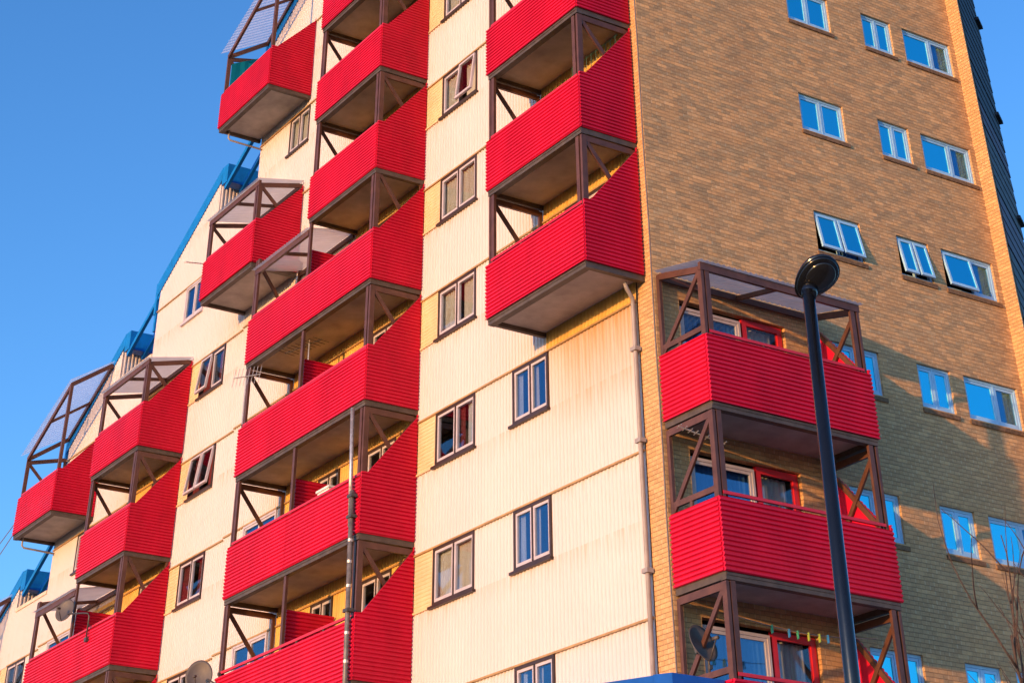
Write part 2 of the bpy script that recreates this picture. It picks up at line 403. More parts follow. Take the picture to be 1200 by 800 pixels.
# inner shell: dim rooms behind the windows; roofs, verges and side walls of every step
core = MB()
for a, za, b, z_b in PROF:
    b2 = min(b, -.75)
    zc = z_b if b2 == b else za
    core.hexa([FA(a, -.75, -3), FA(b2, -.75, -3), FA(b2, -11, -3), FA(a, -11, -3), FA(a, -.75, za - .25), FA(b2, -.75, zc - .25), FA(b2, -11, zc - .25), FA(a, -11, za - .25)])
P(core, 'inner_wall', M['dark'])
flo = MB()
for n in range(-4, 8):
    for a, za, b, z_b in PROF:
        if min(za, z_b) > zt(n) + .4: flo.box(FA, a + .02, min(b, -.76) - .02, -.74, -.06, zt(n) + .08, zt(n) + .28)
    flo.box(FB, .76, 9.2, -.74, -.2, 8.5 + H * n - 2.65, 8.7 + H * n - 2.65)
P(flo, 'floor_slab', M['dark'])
side = MB()
for a, za, b, z_b in PROF:
    roof = MB(); roof.hexa([FA(a, -.03, za + .002), FA(b, -.03, z_b + .002), FA(b, -11, z_b + .002), FA(a, -11, za + .002), FA(a, -.03, za + .10), FA(b, -.03, z_b + .10), FA(b, -11, z_b + .10), FA(a, -11, za + .10)]); P(roof, 'roof', M['concrete_roof'])
    if z_b > za:
        verge = MB(); fascia = MB()       # sloping verge with a blue flashing and its little down-turned end
        verge.hexa([FA(a - .12, -.05, za - .06), FA(b + .12, -.05, z_b + .06), FA(b + .12, .05, z_b + .06), FA(a - .12, .05, za - .06),
                    FA(a - .12, -.05, za + .40), FA(b + .12, -.05, z_b + .46), FA(b + .12, .05, z_b + .46), FA(a - .12, .05, za + .40)])
        verge.box(FA, a - .26, a - .121, -.5, .05, za - .62, za + .36)
        verge.box(FA, a - .20, a - .09, -.05, .03, za - 1.15, za - .62)
        verge.hexa([FA(a - .12, -6, za + .1), FA(b + .12, -6, z_b + .1), FA(b + .12, -.051, z_b + .1), FA(a - .12, -.051, za + .1),
                    FA(a - .12, -6, za + .40), FA(b + .12, -6, z_b + .46), FA(b + .12, -.051, z_b + .46), FA(a - .12, -.051, za + .40)])
        fascia.box(FA, b + .121, b + .5, -5.2, .045, z_b - .12, z_b + .45)
        vg = P(verge, 'verge_flashing', M['blue']); P(fascia, 'fascia', M['blue'], vg)
        # right-hand return wall, corrugated, facing the next step
        k = 0
        while k * .115 < 5.2:
            for f0, f1, o0, o1 in ((0, .42, 0, 0), (.42, .54, 0, .02), (.54, .88, .02, .02), (.88, 1, .02, 0)):
                y0, y1 = (k + f0) * .115, (k + f1) * .115
                side.add([(b + o0, y0, z_b - 2.6), (b + o1, y1, z_b - 2.6), (b + o1, y1, z_b - .02), (b + o0, y0, z_b - .02)], [(0, 1, 2, 3)])
            k += 1
for i in range(len(PROF) - 1):          # left-hand side walls of the higher steps
    z0, z1 = PROF[i][3], PROF[i + 1][1]
    if z1 > z0: side.box(FA, PROF[i][2] - .001, PROF[i][2] + .06, -9, -.005, z0 - .3, z1 - .02)
P(side, 'step_side_wall', M['cream'], recalc=False)
for i in (2, 4, 6):
    a, za, b, z_b = PROF[i]; cop = MB(); cop.box(FA, a + .02, b - .002, -.1, .05, za - .05, za + .05); P(cop, 'parapet_coping', M['trim'])
# blue rafters bridging the gap from each sloping roof to the next, taller step
for ax, az, bx in ((-20.67, 21.27, -18.0), (-26.96, 18.25, -24.5), (-33.29, 12.7, -30.66)):
    for y in (.03, .52):
        m = MB(); m.bar((ax + .30, y, az - .25), (bx + .05, y, az - .25 + (bx - ax - .25) * .54), .10, .13); P(m, 'rafter', M['blue'])

# ---------------------------------------------------------------- windows
def rot_top(F, u, d, z, zt_, ang):
    dz = zt_ - z
    return F(u, d * math.cos(ang) + dz * math.sin(ang), zt_ - dz * math.cos(ang) + d * math.sin(ang))
def ring(mb, F, u0, u1, z0, z1, w, d0, d1, ang=0., wb=None):
    wb = wb or w
    G = (lambda u, d, z: rot_top(F, u, d, z, z1, ang)) if ang else F
    mb.box(G, u0, u0 + w, d0, d1, z0, z1); mb.box(G, u1 - w, u1, d0, d1, z0, z1)
    mb.box(G, u0 + w, u1 - w, d0, d1, z0, z0 + wb); mb.box(G, u0 + w, u1 - w, d0, d1, z1 - w, z1)
def drape(F, u0, u1, z0, z1, d, seed, amp=.03, pitch=.11):
    mb = MB(); n = max(6, int((u1 - u0) / pitch * 6)); q = random.Random(seed); ph = q.random() * 6
    top, bot = [], []
    for i in range(n + 1):
        u = u0 + (u1 - u0) * i / n
        o = amp * math.sin(2 * math.pi * u / pitch + ph + .7 * math.sin(u * 9 + ph)) + amp * .5 * math.sin(u * 31)
        top.append(F(u, d + o * .6, z1)); bot.append(F(u, d + o * 1.2, z0))
    mb.add(top + bot, [(i, i + 1, n + 2 + i, n + 1 + i) for i in range(n)])
    return mb
wseed = [0]
def window(F, u0, u1, z0, z1, style, opened=(), cur='cream', split=(.5,), casing=None, sash=None, glass=None, label=None):
    wseed[0] += 1; sd = wseed[0]; q = random.Random(sd)
    A = style == 'A'
    casing = casing or (M['casing'] if A else M['white']); sash = sash or (M['sash'] if A else M['white']); glass = glass or (M['glassA'] if A else M['glassB'])
    fo = (-.06, .042) if A else (-.13, -.055)
    fw = .055 if A else .05
    m = MB(); ring(m, F, u0, u1, z0, z1, fw, *fo)
    cuts = [u0] + [u0 + (u1 - u0) * s for s in split] + [u1]
    for c in cuts[1:-1]: m.box(F, c - .02, c + .02, fo[0] + .004, fo[1] - .006, z0 + fw, z1 - fw)
    w = P(m, 'window', casing)
    if label: w['label'] = label
    s = MB()
    if A: s.box(F, u0 - .10, u1 + .02, -.02, .085, z0 - .05, z0 - .001)
    else: s.box(F, u0 - .03, u1 + .03, -.12, -.005, z0 - .03, z0 - .001)
    P(s, 'sill', casing, w)
    for i in range(len(cuts) - 1):
        a = cuts[i] + (fw if i == 0 else .022) + .003; b = cuts[i + 1] - (fw if i == len(cuts) - 2 else .022) - .003
        ang = R(q.uniform(6, 8.5) if A else q.uniform(9, 12)) if i in opened else 0.
        zz0, zz1 = z0 + fw + .003, z1 - fw - .003
        d0, d1 = (-.04, .022) if A else (-.115, -.07)
        if ang: d0, d1 = d0 + .05, d1 + .05
        s = MB(); ring(s, F, a, b, zz0, zz1, .05, d0, d1, ang, .06)
        P(s, 'sash', sash, w)
        g = MB(); G = (lambda u, d, z: rot_top(F, u, d, z, zz1, ang)) if ang else F
        dm = (d0 + d1) / 2
        g.box(G, a + .045, b - .045, dm - .006, dm + .006, zz0 + .055, zz1 - .045)
        P(g, 'pane', M['glassC'] if (not A and abs(u0 - 7.68) < .01 and i == 1) else glass, w)
    dc = fo[0] - (.03 if A else .04)
    e = .03
    def cu(a, b, mat, z0_=z0, amp=.022): P(drape(F, a, b, z0_ - .05, z1 + .02, dc, sd * 7 + int(a * 10), amp), 'curtain', mat, w)
    W = u1 - u0
    if cur == 'cream':
        cu(u0 + e, u0 + W * q.uniform(.34, .5), M['curtain']); cu(u1 - W * q.uniform(.34, .5), u1 - e, M['curtain'])
    elif cur == 'drawn':
        cu(u0 + e, u0 + W * q.uniform(.40, .49), M['curtain']); cu(u1 - W * q.uniform(.42, .49), u1 - e, M['curtain'])
    elif cur == 'mixed':
        cu(u0 + W * .45, u0 + W * .62, M['maroon_cloth']); cu(u0 + W * .72, u1 - e, M['net'])
    elif cur == 'pillar':
        cu(u0 + W * .08, u0 + W * .18, M['net']); cu(u0 + W * .30, u0 + W * .60, M['curtain'], amp=.012)
    elif cur == 'maroon':
        cu(u0 + e, u0 + W * .40, M['maroon_cloth']); cu(u0 + W * .66, u1 - e, M['maroon_cloth'])
    elif cur == 'net': cu(u0 + e, u1 - e, M['bluenet'] if not A else M['net'])
    elif cur == 'nethalf': cu(u0 + W * (.6 if abs(u0 - 7.68) < .01 else q.uniform(.66, .8)), u1 - e, M['bluenet'])
    elif cur == 'netlow': cu(u0 + W * .2, u1 - e, M['net'], z0 - .45)
    return w
for u0, u1, n, op, cur in WIN_A:
    window(FA, u0, u1, zb(n, u0), zt(n, u0) - .018, 'A', op, cur, glass=M['glassM'] if cur in ('blue', 'pillar') else None,
           casing=M['sash'] if cur == 'blue' else None)

# ---------------------------------------------------------------- brick flank
zTb = lambda n: 5.505 + H * n
zBb = lambda n: 4.66 + H * n
WIN_B = []
for n in range(-3, 9):
    WIN_B.append((4.195, 5.425, n, (0, 1) if n == 3 else (), ['nethalf', 'none', 'nethalf'][n % 3], (.5,)))
    WIN_B.append((6.425, 7.320, n, (0, 1) if n == 3 else (), 'none' if n % 2 else 'nethalf', (.5,)))
    WIN_B.append((7.680, 9.175, n, (0,) if n == 3 else (), 'net' if n in (1, 4) else 'nethalf', (.58,)))
OPB = [(w[0], w[1], zBb(w[2]), zTb(w[2])) for w in WIN_B]
DZ = [5.856 - 3 * H, 5.856 - 2 * H, 5.856 - H, 5.856, 5.856 + H]
REC = [(.56, 3.06, z + .12, z + 2.31) for z in DZ]
BE = 9.33
def wall_grid(mb, F, u0, u1, z0, z1, ops, rd):
    us = sorted({u0, u1} | {o[i] for o in ops for i in (0, 1)}); zs = sorted({z0, z1} | {o[i] for o in ops for i in (2, 3)})
    us = [u for u in us if u0 <= u <= u1]; zs = [z for z in zs if z0 <= z <= z1]
    for i in range(len(us) - 1):
        j = 0
        while j < len(zs) - 1:
            uc = (us[i] + us[i + 1]) / 2
            k = j
            hole = lambda jj: any(o[0] < uc < o[1] and o[2] < (zs[jj] + zs[jj + 1]) / 2 < o[3] for o in ops)
            if hole(j): j += 1; continue
            while k < len(zs) - 1 and not hole(k): k += 1
            mb.add([F(us[i], 0, zs[j]), F(us[i + 1], 0, zs[j]), F(us[i + 1], 0, zs[k]), F(us[i], 0, zs[k])], [(0, 1, 2, 3)])
            j = k
    for a, b, c, e in ops:
        for q in ([(a, 0, c), (a, -rd, c), (a, -rd, e), (a, 0, e)], [(b, 0, c), (b, -rd, c), (b, -rd, e), (b, 0, e)],
                  [(a, 0, c), (b, 0, c), (b, -rd, c), (a, -rd, c)], [(a, 0, e), (b, 0, e), (b, -rd, e), (a, -rd, e)]):
            mb.add([F(*t) for t in q], [(0, 1, 2, 3)])
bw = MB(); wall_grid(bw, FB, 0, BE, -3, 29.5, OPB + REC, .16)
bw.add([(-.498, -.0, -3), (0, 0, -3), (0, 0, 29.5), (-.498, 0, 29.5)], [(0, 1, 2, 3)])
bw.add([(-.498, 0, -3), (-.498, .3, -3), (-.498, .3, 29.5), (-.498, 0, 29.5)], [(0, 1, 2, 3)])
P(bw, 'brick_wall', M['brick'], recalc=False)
rb = MB()      # flat back of the balcony door recesses around the joinery
for a, b, c, e in REC: rb.box(FB, a, b, -.20, -.161, c, c + .78)
P(rb, 'door_apron', M['casing'])
for u0, u1, n, op, cur, sp in WIN_B:
    w = window(FB, u0, u1, zBb(n), zTb(n), 'B', op, cur, sp)
    s = MB(); s.box(FB, u0 - .02, u1 + .06, -.05, .03, zBb(n) - .115, zBb(n) - .035); P(s, 'brick_sill', M['sillbrick'], w)
for z in DZ:
    window(FB, .60, 2.02, z + .92, z + 2.22, 'B', (), 'net', (.5,), sash=M['sash'], casing=M['sash'], glass=M['glassM'])
    m = MB(); ring(m, FB, 2.07, 3.03, z + .14, z + 2.29, .11, -.14, -.07); m.box(FB, 2.18, 2.92, -.125, -.085, z + .25, z + 1.05)
    d = P(m, 'balcony_door', M['reddoor'])
    m = MB(); m.box(FB, 2.175, 2.925, -.112, -.10, z + 1.05, z + 2.185); P(m, 'pane', M['glassA'], d)
    m = MB(); m.bar(FB(2.23, -.05, z + 1.1), FB(2.23, -.05, z + 1.25), .03); P(m, 'handle', M['galv'], d)
    P(drape(FB, 2.2, 2.9, z + .2, z + 2.2, -.26, int(z * 10), .02), 'curtain', M['net'], d)

# ---------------------------------------------------------------- balconies
DEP = 1.358
def balcony(F, u0, u1, z, dep=DEP, top=H, split=None, roof=None, sp_top=None, ends='LR', rail_low=False, partition=None, waste=False, tall=None, roof_u=None, closed_front=False, hp=1.085):
    """slab, corrugated front and side panels, handrail, steel frames, optional roof sheet"""
    m = MB(); m.box(F, u0 + .05, u1 - .05, .04, dep - .06, z - .02, z + .13)
    b = P(m, 'balcony', M['soffit'])
    m = MB()
    m.box(F, u0 + .03, u1 - .03, dep - .17, dep - .03, z - .115, z + .03); m.box(F, u0 + .03, u0 + .12, .03, dep - .171, z - .105, z + .03)
    m.box(F, u1 - .15, u1 - .03, .03, dep - .171, z - .105, z + .03)
    P(m, 'edge_beam', M['beam'], b)
    m = MB(); m.box(F, u0 + .04, u1 - .04, dep - .03, dep - .018, z - .05, z - .012); P(m, 'beam_lip', M['trim'] if False else M['beam'], b)
    segs = [(u0, u1)] if split is None else [(u0, split - .006), (split + .006, u1)]
    for a, c in segs:
        m = MB(); corr_panel(m, F, False, a, c, z, z + hp, dep - .012, thick=.018); P(m, 'front_panel', M['red'], b)
    # side panel, cut on the slope up to the wall
    zt_ = z + (sp_top or (top - .10)); zf = z + hp + .10; d1 = dep - .014; dflat = dep - .16
    def lim(zz):
        if zz <= zf: return d1
        return dflat * (zt_ - zz) / (zt_ - zf)
    m = MB(); corr_panel(m, F, True, .045, d1, z + .004, zt_, u1 - .012, lim=lim, thick=.018); P(m, 'side_panel', M['red'], b)
    m = MB(); corr_panel(m, F, True, .045, d1 - .02, z + .004, z + hp, u0 + .012, thick=-.018); P(m, 'side_panel', M['red'], b)
    m = MB(); m.bar(F(u1 - .05, dflat - .03, zf - .05), F(u1 - .05, .12, zt_ - (zt_ - zf) * .12 / dflat - .05), .05, .09); P(m, 'panel_edge', M['brown'], b)
    # handrail on stubs
    m = MB(); m.box(F, u0 + .12, u1 - .1, dep - .085, dep - .035, z + hp + .055, z + hp + .105)
    n = max(2, int((u1 - u0) / 1.1))
    sts = []
    for i in range(n + 1):
        u = u0 + .2 + (u1 - u0 - .4) * i / n
        st = MB(); sts.append(st); st.box(F, u - .02, u + .02, dep - .075, dep - .045, z + hp - .05, z + hp + .054)
    hr = P(m, 'handrail', M['redrail'], b); 
    for st in sts: P(st, 'rail_stub', M['beam'], b)
    # end frames: post, wall post, head, brace
    T = z + top - (.13 if roof is None and tall is None else 0)
    back = .28 if (roof or tall) else 0.
    for e in ends:
        if tall and e == 'R': break
        a, c = ((u0 + .03, u0 + .09) if e == 'L' else (u1 - .10, u1 - .04))
        m = MB(); m.box(F, a, c, dep - .16, dep - .045, z + .04, T); P(m, 'post', M['brown'], b)
        m = MB(); m.box(F, a, c, .045, .125, z + .14, T + back - .02); P(m, 'post', M['brown'], b)
        m = MB(); m.hexa([F(a + .002, .125, T + back - .12), F(c - .002, .125, T + back - .12), F(c - .002, dep - .046, T - .12), F(a + .002, dep - .046, T - .12),
                          F(a + .002, .125, T + back - .004), F(c - .002, .125, T + back - .004), F(c - .002, dep - .046, T - .004), F(a + .002, dep - .046, T - .004)])
        P(m, 'head_beam', M['brown'], b)
        m = MB(); um = (a + c) / 2; m.bar(F(um, dep - .13, T - .08), F(um, .10, z + hp + .04), .045, .085, F(0, 0, 1) if False else (0, 0, 1)); P(m, 'brace', M['brown'], b)
        if rail_low and e == 'L':
            m = MB(); m.box(F, a + .003, c - .003, .125, dep - .16, z + hp + .10, z + hp + .19); P(m, 'mid_rail', M['brown'], b)
            m = MB(); m.box(F, a + .01, c - .01, .55, .62, z + hp - .03, z + hp + .10); P(m, 'rail_stub', M['brown'], b)
        if e == 'R' and roof:
            pass
    fT = T if (roof or tall) else z + top - .12
    # front frame posts
    us = [u0 + .17, u1 - .20] if tall is None else []
    if split is not None: us.insert(1, split)
    for u in us:
        m = MB(); m.box(F, u - .05, u + .05, dep - .105, dep - .045, z + .04, (fT if not (roof_u and u > roof_u[1]) else z + H - .12)); P(m, 'post', M['brown'], b)
    if partition is not None:
        m = MB(); corr_panel(m, F, True, .06, dep - .16, z + .1, z + 1.9, partition, thick=.018); P(m, 'partition', M['red'], b)
    if roof:
        a, c = roof_u or (u0, u1)
        T0 = z + roof
        m = MB(); m.box(F, a + .02, c - .02, dep - .10, dep - .035, T0 - .02, T0 + .12)
        P(m, 'roof_beam', M['brown'], b)
        m = MB(); m.box(F, a + .05, c - .05, .045, .10, T0 + .22, T0 + .33); P(m, 'roof_beam', M['brown'], b)
        m = MB(); um = (a + c) / 2; m.hexa([F(um - .03, .10, T0 + .23), F(um + .03, .10, T0 + .23), F(um + .03, dep - .101, T0 + .02), F(um - .03, dep - .101, T0 + .02),
                     F(um - .03, .10, T0 + .31), F(um + .03, .10, T0 + .31), F(um + .03, dep - .101, T0 + .10), F(um - .03, dep - .101, T0 + .10)]); P(m, 'purlin', M['brown'], b)
        if roof_u:      # frame at the free end of a half roof
            pass
        P(sheet(F, [(a - .02, dep + .05, T0 + .125), (c + .04, dep + .05, T0 + .125), (c + .04, .04, T0 + .125 + .27), (a - .02, .04, T0 + .125 + .27)]), 'roof_sheet', M['flatsheet'], b)
    if tall:
        z1, z2, z3, z4 = [z + q for q in tall]
        dp = dep - .07
        pts = [F(u0 + .06, dp, z1), F(u1 - .06, dp, z2), F(u1 - .06, .08, z3), F(u0 + .06, .08, z4)]
        for i in range(4):
            m = MB(); m.bar(pts[i], pts[(i + 1) % 4], .07, .12); P(m, 'rafter', M['brown'], b)
        mid = lambda p, q, t=.5: tuple(x + (y - x) * t for x, y in zip(p, q))
        m = MB(); m.bar(mid(pts[0], pts[1]), mid(pts[3], pts[2]), .05, .08); P(m, 'purlin', M['brown'], b)
        m = MB(); m.bar(F(u1 - .09, dp, z + .05), pts[1], .10, .09); P(m, 'post', M['brown'], b)
        up = .10
        P(sheet(F, [(u0 - .02, dep + .16, z1 - .02 + up), (u1 + .0, dep + .02, z2 + .02 + up), (u1 + .0, .03, z3 + .05 + up), (u0 - .02, .03, z4 + .03 + up)]), 'roof_sheet', M['roofsheet'], b)
    if waste:
        m = MB(); m.tube([F(u0 + .15, dep - .3, z - .03), F(u0 + .15, dep - .3, z - .26), F(u0 + .17, dep - .36, z - .32), F(u0 + .2, .02, z - .36)], .028); P(m, 'waste_pipe', M['pipe'], b, True)
    return b
def sheet(F, q, pitch=.12, amp=.014):
    """corrugated roof sheet over four corner points (front-left, front-right, back-right, back-left)"""
    p = [Vector(F(*t)) for t in q]; mb = MB()
    n = max(4, int((p[1] - p[0]).length / pitch)) * 4
    nrm = (p[1] - p[0]).cross(p[3] - p[0]).normalized()
    if nrm.z < 0: nrm = -nrm
    f, bk = [], []
    for i in range(n + 1):
        t = i / n; o = nrm * amp * math.sin(i * math.pi / 2 + .4)
        f.append(p[0].lerp(p[1], t) + o); bk.append(p[3].lerp(p[2], t) + o)
    mb.add(f + bk, [(i, i + 1, n + 2 + i, n + 1 + i) for i in range(n)])
    return mb
# corner column on the clad front
for n in range(0, 6): balcony(FA, -3.586, -.208, 11.213 + H * n)
# middle column: double width below, single above
for n in range(-3, 3):
    last = n == 2
    balcony(FA, -14.719, -8.411, 8.464 + H * n, split=-11.70, partition=-11.76, roof=2.27 if last else None, roof_u=(-14.72, -11.75) if last else None, top=H)
for n in range(3, 7): balcony(FA, -11.789, -8.411, 8.464 + H * n)
# left column
for n in range(-2, 1):
    balcony(FA, -27.56, -21.248, 8.315 + H * n, split=-24.50, partition=-24.56, roof=2.27 if n == 0 else None, roof_u=(-27.56, -24.55) if n == 0 else None)
balcony(FA, -24.597, -21.248, 8.315 + H)
balcony(FA, -24.597, -21.248, 8.315 + 2 * H, top=2.27, roof=2.22, sp_top=2.52)
# single balconies on the steps
balcony(FA, -18.067, -14.927, 16.479, top=2.2, roof=2.15, sp_top=2.42)
T_B = balcony(FA, -18.143, -14.906, 21.587, top=2.32, tall=(2.34, 3.9, 4.75, 3.17), sp_top=2.45, waste=True)
balcony(FA, -30.737, -27.53, 13.463, top=2.2, tall=(2.24, 3.66, 4.48, 3.06), sp_top=2.45, waste=True)
balcony(FA, -37.03, -33.83, 8.02, top=2.2, tall=(2.24, 3.66, 4.48, 3.06), sp_top=2.45, waste=True)
# corner column on the brick flank
for i, z in enumerate(DZ):
    lastd = i == len(DZ) - 1
    balcony(FB, .0, 3.766, z, 1.378, top=2.36 if lastd else H, roof=2.31 if lastd else None, sp_top=2.52, rail_low=True, hp=1.13)

# pipes at the corner
m = MB(); m.tube([(-.42, -.34, 11.08), (-.42, -.30, 10.98), (-.50, -.12, 10.86), (-.52, -.10, 10.7), (-.52, -.10, -3)], .040, 12)
dpipe = P(m, 'drainpipe', M['pipe'], None, True)
for z in (9.9, 8.3, 6.2, 3.6):
    m = MB(); m.box(FA, -.60, -.44, .03, .165, z, z + .07); P(m, 'pipe_bracket', M['pipe'], dpipe)
m = MB(); m.tube([(-.02, -.014, -3)] + [(-.02 + .008 * math.sin(z * 1.7), -.014, z) for z in range(-2, 30)], .014, 6); P(m, 'conductor_cable', M['cable'], None, True)

# blue entrance canopy at the foot of the corner
m = MB()
m.hexa([FA(-3.4, .05, 4.10), FA(.72, .05, 3.8), FA(.72, 1.05, 3.8), FA(-3.4, 1.05, 4.10), FA(-3.4, .05, 4.74), FA(.72, .05, 4.37), FA(.72, 1.05, 4.37), FA(-3.4, 1.05, 4.74)])
cn = P(m, 'canopy', M['canopy'])
m = MB(); m.hexa([FA(.724, .05, 3.8), FA(1.20, .05, 3.78), FA(1.20, 1.05, 3.78), FA(.724, 1.05, 3.8), FA(.724, .05, 4.38), FA(1.20, .05, 4.33), FA(1.20, 1.05, 4.33), FA(.724, 1.05, 4.38)])
P(m, 'canopy_end', M['canopy'], cn)

# ---------------------------------------------------------------- the wing that joins the flank on the right
wing = empty('clad_wing', (0.2, 9.6, -3))
tag(wing, 'narrow brick edge and dark slate clad wing beyond the brick wall at the far right', 'building')
def PW(mb, name, mat, parent=None):
    o = mb.build(name, mat, parent or wing)
    if parent is None: o.matrix_parent_inverse = Matrix.Translation((-.2, -9.6, 3))
    return o
p0 = Vector((.37, BE, 0)); dv = Vector((-math.sin(R(33.2)), math.cos(R(33.2)), 0)); nv = Vector((dv.y, -dv.x, 0)); LW_ = 3.3
FW = lambda u, d, z: tuple(p0 + dv * u + nv * d + Vector((0, 0, z)))
m = MB(); m.hexa([(-.05, BE, -3), (.37, BE, -3), FW(.26, -.01, -3), (-.05, BE + .3, -3), (-.05, BE, 29.5), (.37, BE, 29.5), FW(.26, -.01, 29.5), (-.05, BE + .3, 29.5)])
PW(m, 'brick_edge', M['brick'])
band = [('slate_panel', M['slate'], 18.4, 29.3), ('maroon_panel', M['maroon'], 16.75, 17.35), ('slate_panel', M['slate_grey'], 15.2, 16.7), ('slate_panel', M['slate'], 17.4, 18.35),
        ('maroon_panel', M['maroon'], 13.9, 15.15), ('slate_panel', M['slate_grey'], 12.3, 13.85), ('maroon_panel', M['maroon'], 11.2, 12.25), ('slate_panel', M['slate'], -3, 11.15)]
for nm, mt, a, b in band:
    m = MB()
    k = max(1, int((b - a) / .3)); n_ = int(LW_ / .4)
    for i in range(k):      # lapped courses
        za, zz = a + (b - a) * i / k, a + (b - a) * (i + 1) / k
        m.hexa([FW(.262, -.2, za), FW(LW_, -.2, za), FW(LW_, .016, za), FW(.262, .016, za), FW(.262, -.2, zz), FW(LW_, -.2, zz), FW(LW_, .002, zz), FW(.262, .002, zz)])
    PW(m, nm, mt)
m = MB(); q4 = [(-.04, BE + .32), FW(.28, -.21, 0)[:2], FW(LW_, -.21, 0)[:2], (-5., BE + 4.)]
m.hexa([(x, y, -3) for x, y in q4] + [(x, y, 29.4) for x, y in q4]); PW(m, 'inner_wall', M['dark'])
for z in (20.9, 18.25, 15.6, 12.95, 23.55):
    m = MB(); m.box(FW, LW_ - .5, LW_ + .04, .0, .10, z - .08, z); PW(m, 'window_sill', M['slate'])

# ---------------------------------------------------------------- street lamp
TX, TY, TZ = 12.677, -8.115, 4.70
lamp = empty('street_lamp', (TX - .02, TY - .03, -3))
tag(lamp, 'tall glossy black street lamp with an oval hood in front of the brick flank', 'street lamp')
def PL(mb, name, mat, parent=None, smooth=True):
    o = mb.build(name, mat, parent or lamp, smooth)
    if parent is None: o.matrix_parent_inverse = Matrix.Translation((-(TX - .02), -(TY - .03), 3))
    return o
m = MB(); m.tube([(TX - .03, TY - .05, -3), (TX - .03, TY - .05, -1.7)], .085, 20); PL(m, 'base', M['lampblack'])
m = MB(); m.tube([(TX - .03, TY - .05, -1.75), (TX, TY, TZ + .02)], .071, 24, .056); PL(m, 'pole', M['lampblack'])
camdir = Vector((23.885 - TX, -18.632 - TY, 0)).normalized()
sidev = Vector((.5348, .845, 0))
hax = (sidev * .66 + camdir * .55 + Vector((0, 0, .42))).normalized()
huz = Vector((0, 0, .88)) - camdir * .50; huz = (huz - hax * huz.dot(hax)).normalized(); hsx = hax.cross(huz)
def shell(c, L0, L1, Wd, hgt, up, n=32, k=9, egg=.14):
    """oval bowl: L0 behind, L1 ahead of c along the head axis"""
    vs = []; fs = []
    for i in range(k + 1):
        t = i / k * math.pi / 2
        for j in range(n):
            a = 2 * math.pi * j / n; ca = math.cos(a)
            vs.append(c + hax * ca * (L1 if ca > 0 else L0) * math.cos(t) + hsx * math.sin(a) * Wd * (1 + egg * ca) * math.cos(t) + huz * (up * hgt * math.sin(t)))
    for i in range(k):
        for j in range(n): fs.append((i * n + j, i * n + (j + 1) % n, (i + 1) * n + (j + 1) % n, (i + 1) * n + j))
    fs.append(tuple(range(n)))
    m = MB(); m.add(vs, fs); return m
hc = Vector((TX, TY, TZ)) + sidev * .10 + Vector((0, 0, .15))
PL(shell(hc, .26, .23, .175, .14, 1), 'hood', M['lampblack'])
PL(shell(hc - huz * .004, .25, .225, .168, .05, -1, k=4), 'rim', M['lampblack'])
PL(shell(hc - huz * .045 + hax * .03, .155, .155, .125, .035, -1, egg=.05), 'lens', M['lens'])
m = MB(); m.tube([Vector((TX, TY, TZ - .05)), hc - hax * .10], .062, 20, .085); PL(m, 'collar', M['lampblack'])

# ---------------------------------------------------------------- dishes, aerials, mast
def dish(name, pos, facing, r, mount, label, back=False):
    e = empty(name, mount[0]); tag(e, label, 'satellite dish', 'satellite dishes')
    inv = Matrix.Translation(-Vector(mount[0]))
    f = Vector(facing).normalized(); sx = f.cross(Vector((0, 0, 1))).normalized(); uz = sx.cross(f)
    c = Vector(pos); vs = []; fs = []; n = 28; k = 6
    for off in (0, -.012):
        for i in range(k + 1):
            q = i / k
            for j in range(n):
                a = 2 * math.pi * j / n
                vs.append(c + sx * math.cos(a) * r * q * .94 + uz * math.sin(a) * r * q + f * (.22 * r * q * q + off))
    for s in (0, 1):
        o = s * (k + 1) * n
        for i in range(k):
            for j in range(n): fs.append((o + i * n + j, o + i * n + (j + 1) % n, o + (i + 1) * n + (j + 1) % n, o + (i + 1) * n + j))
    o1 = k * n; o2 = (2 * k + 1) * n
    for j in range(n): fs.append((o1 + j, o1 + (j + 1) % n, o2 + (j + 1) % n, o2 + j))
    m = MB(); m.add(vs, fs)
    def put(mb, nm, mat, par=None, smooth=True):
        o = mb.build(nm, mat, par or e, smooth)
        if par is None: o.matrix_parent_inverse = inv
        return o
    put(m, 'reflector', M['dish'])
    tip = c + f * r * 1.05 - uz * r * .35
    m = MB(); m.tube([c - uz * r * .98 + f * .2 * r, tip], .012, 6); ar = put(m, 'feed_arm', M['darkmetal'])
    m = MB(); m.tube([tip - f * .05 + uz * .04, tip + f * .06], .03, 8); put(m, 'receiver', M['dish'], ar)
    m = MB(); m.tube([Vector(p) for p in mount], .02, 8); br = put(m, 'bracket', M['darkmetal'])
    m = MB(); b0 = Vector(mount[-1]); m.box(lambda u, d, z: tuple(c - f * .05 + sx * u + f * d + uz * z), -.07, .07, -.05, .05, -.09, .09); put(m, 'clamp', M['darkmetal'], None, False)
    m = MB(); p = Vector(mount[0]); m.box(FA, p.x - .07, p.x + .07, -p.y - .05, -p.y + .03, p.z - .05, p.z + .05); m.box(FA, p.x - .03, p.x + .03, -p.y - .05, -p.y + .01, p.z + .3, p.z + .36); put(m, 'wall_plate', M['darkmetal'], br, False)
    return e
dish('satellite_dish', (-24.55, -1.50, 10.14), (.55, -.85, .30), .30, [(-22.95, -1.42, 9.17), (-22.95, -1.42, 9.72), (-23.0, -1.44, 9.80), (-23.3, -1.46, 9.86), (-24.4, -1.48, 10.05)],
     'grey satellite dish on a bent pole clamped to a red balcony front at lower left')
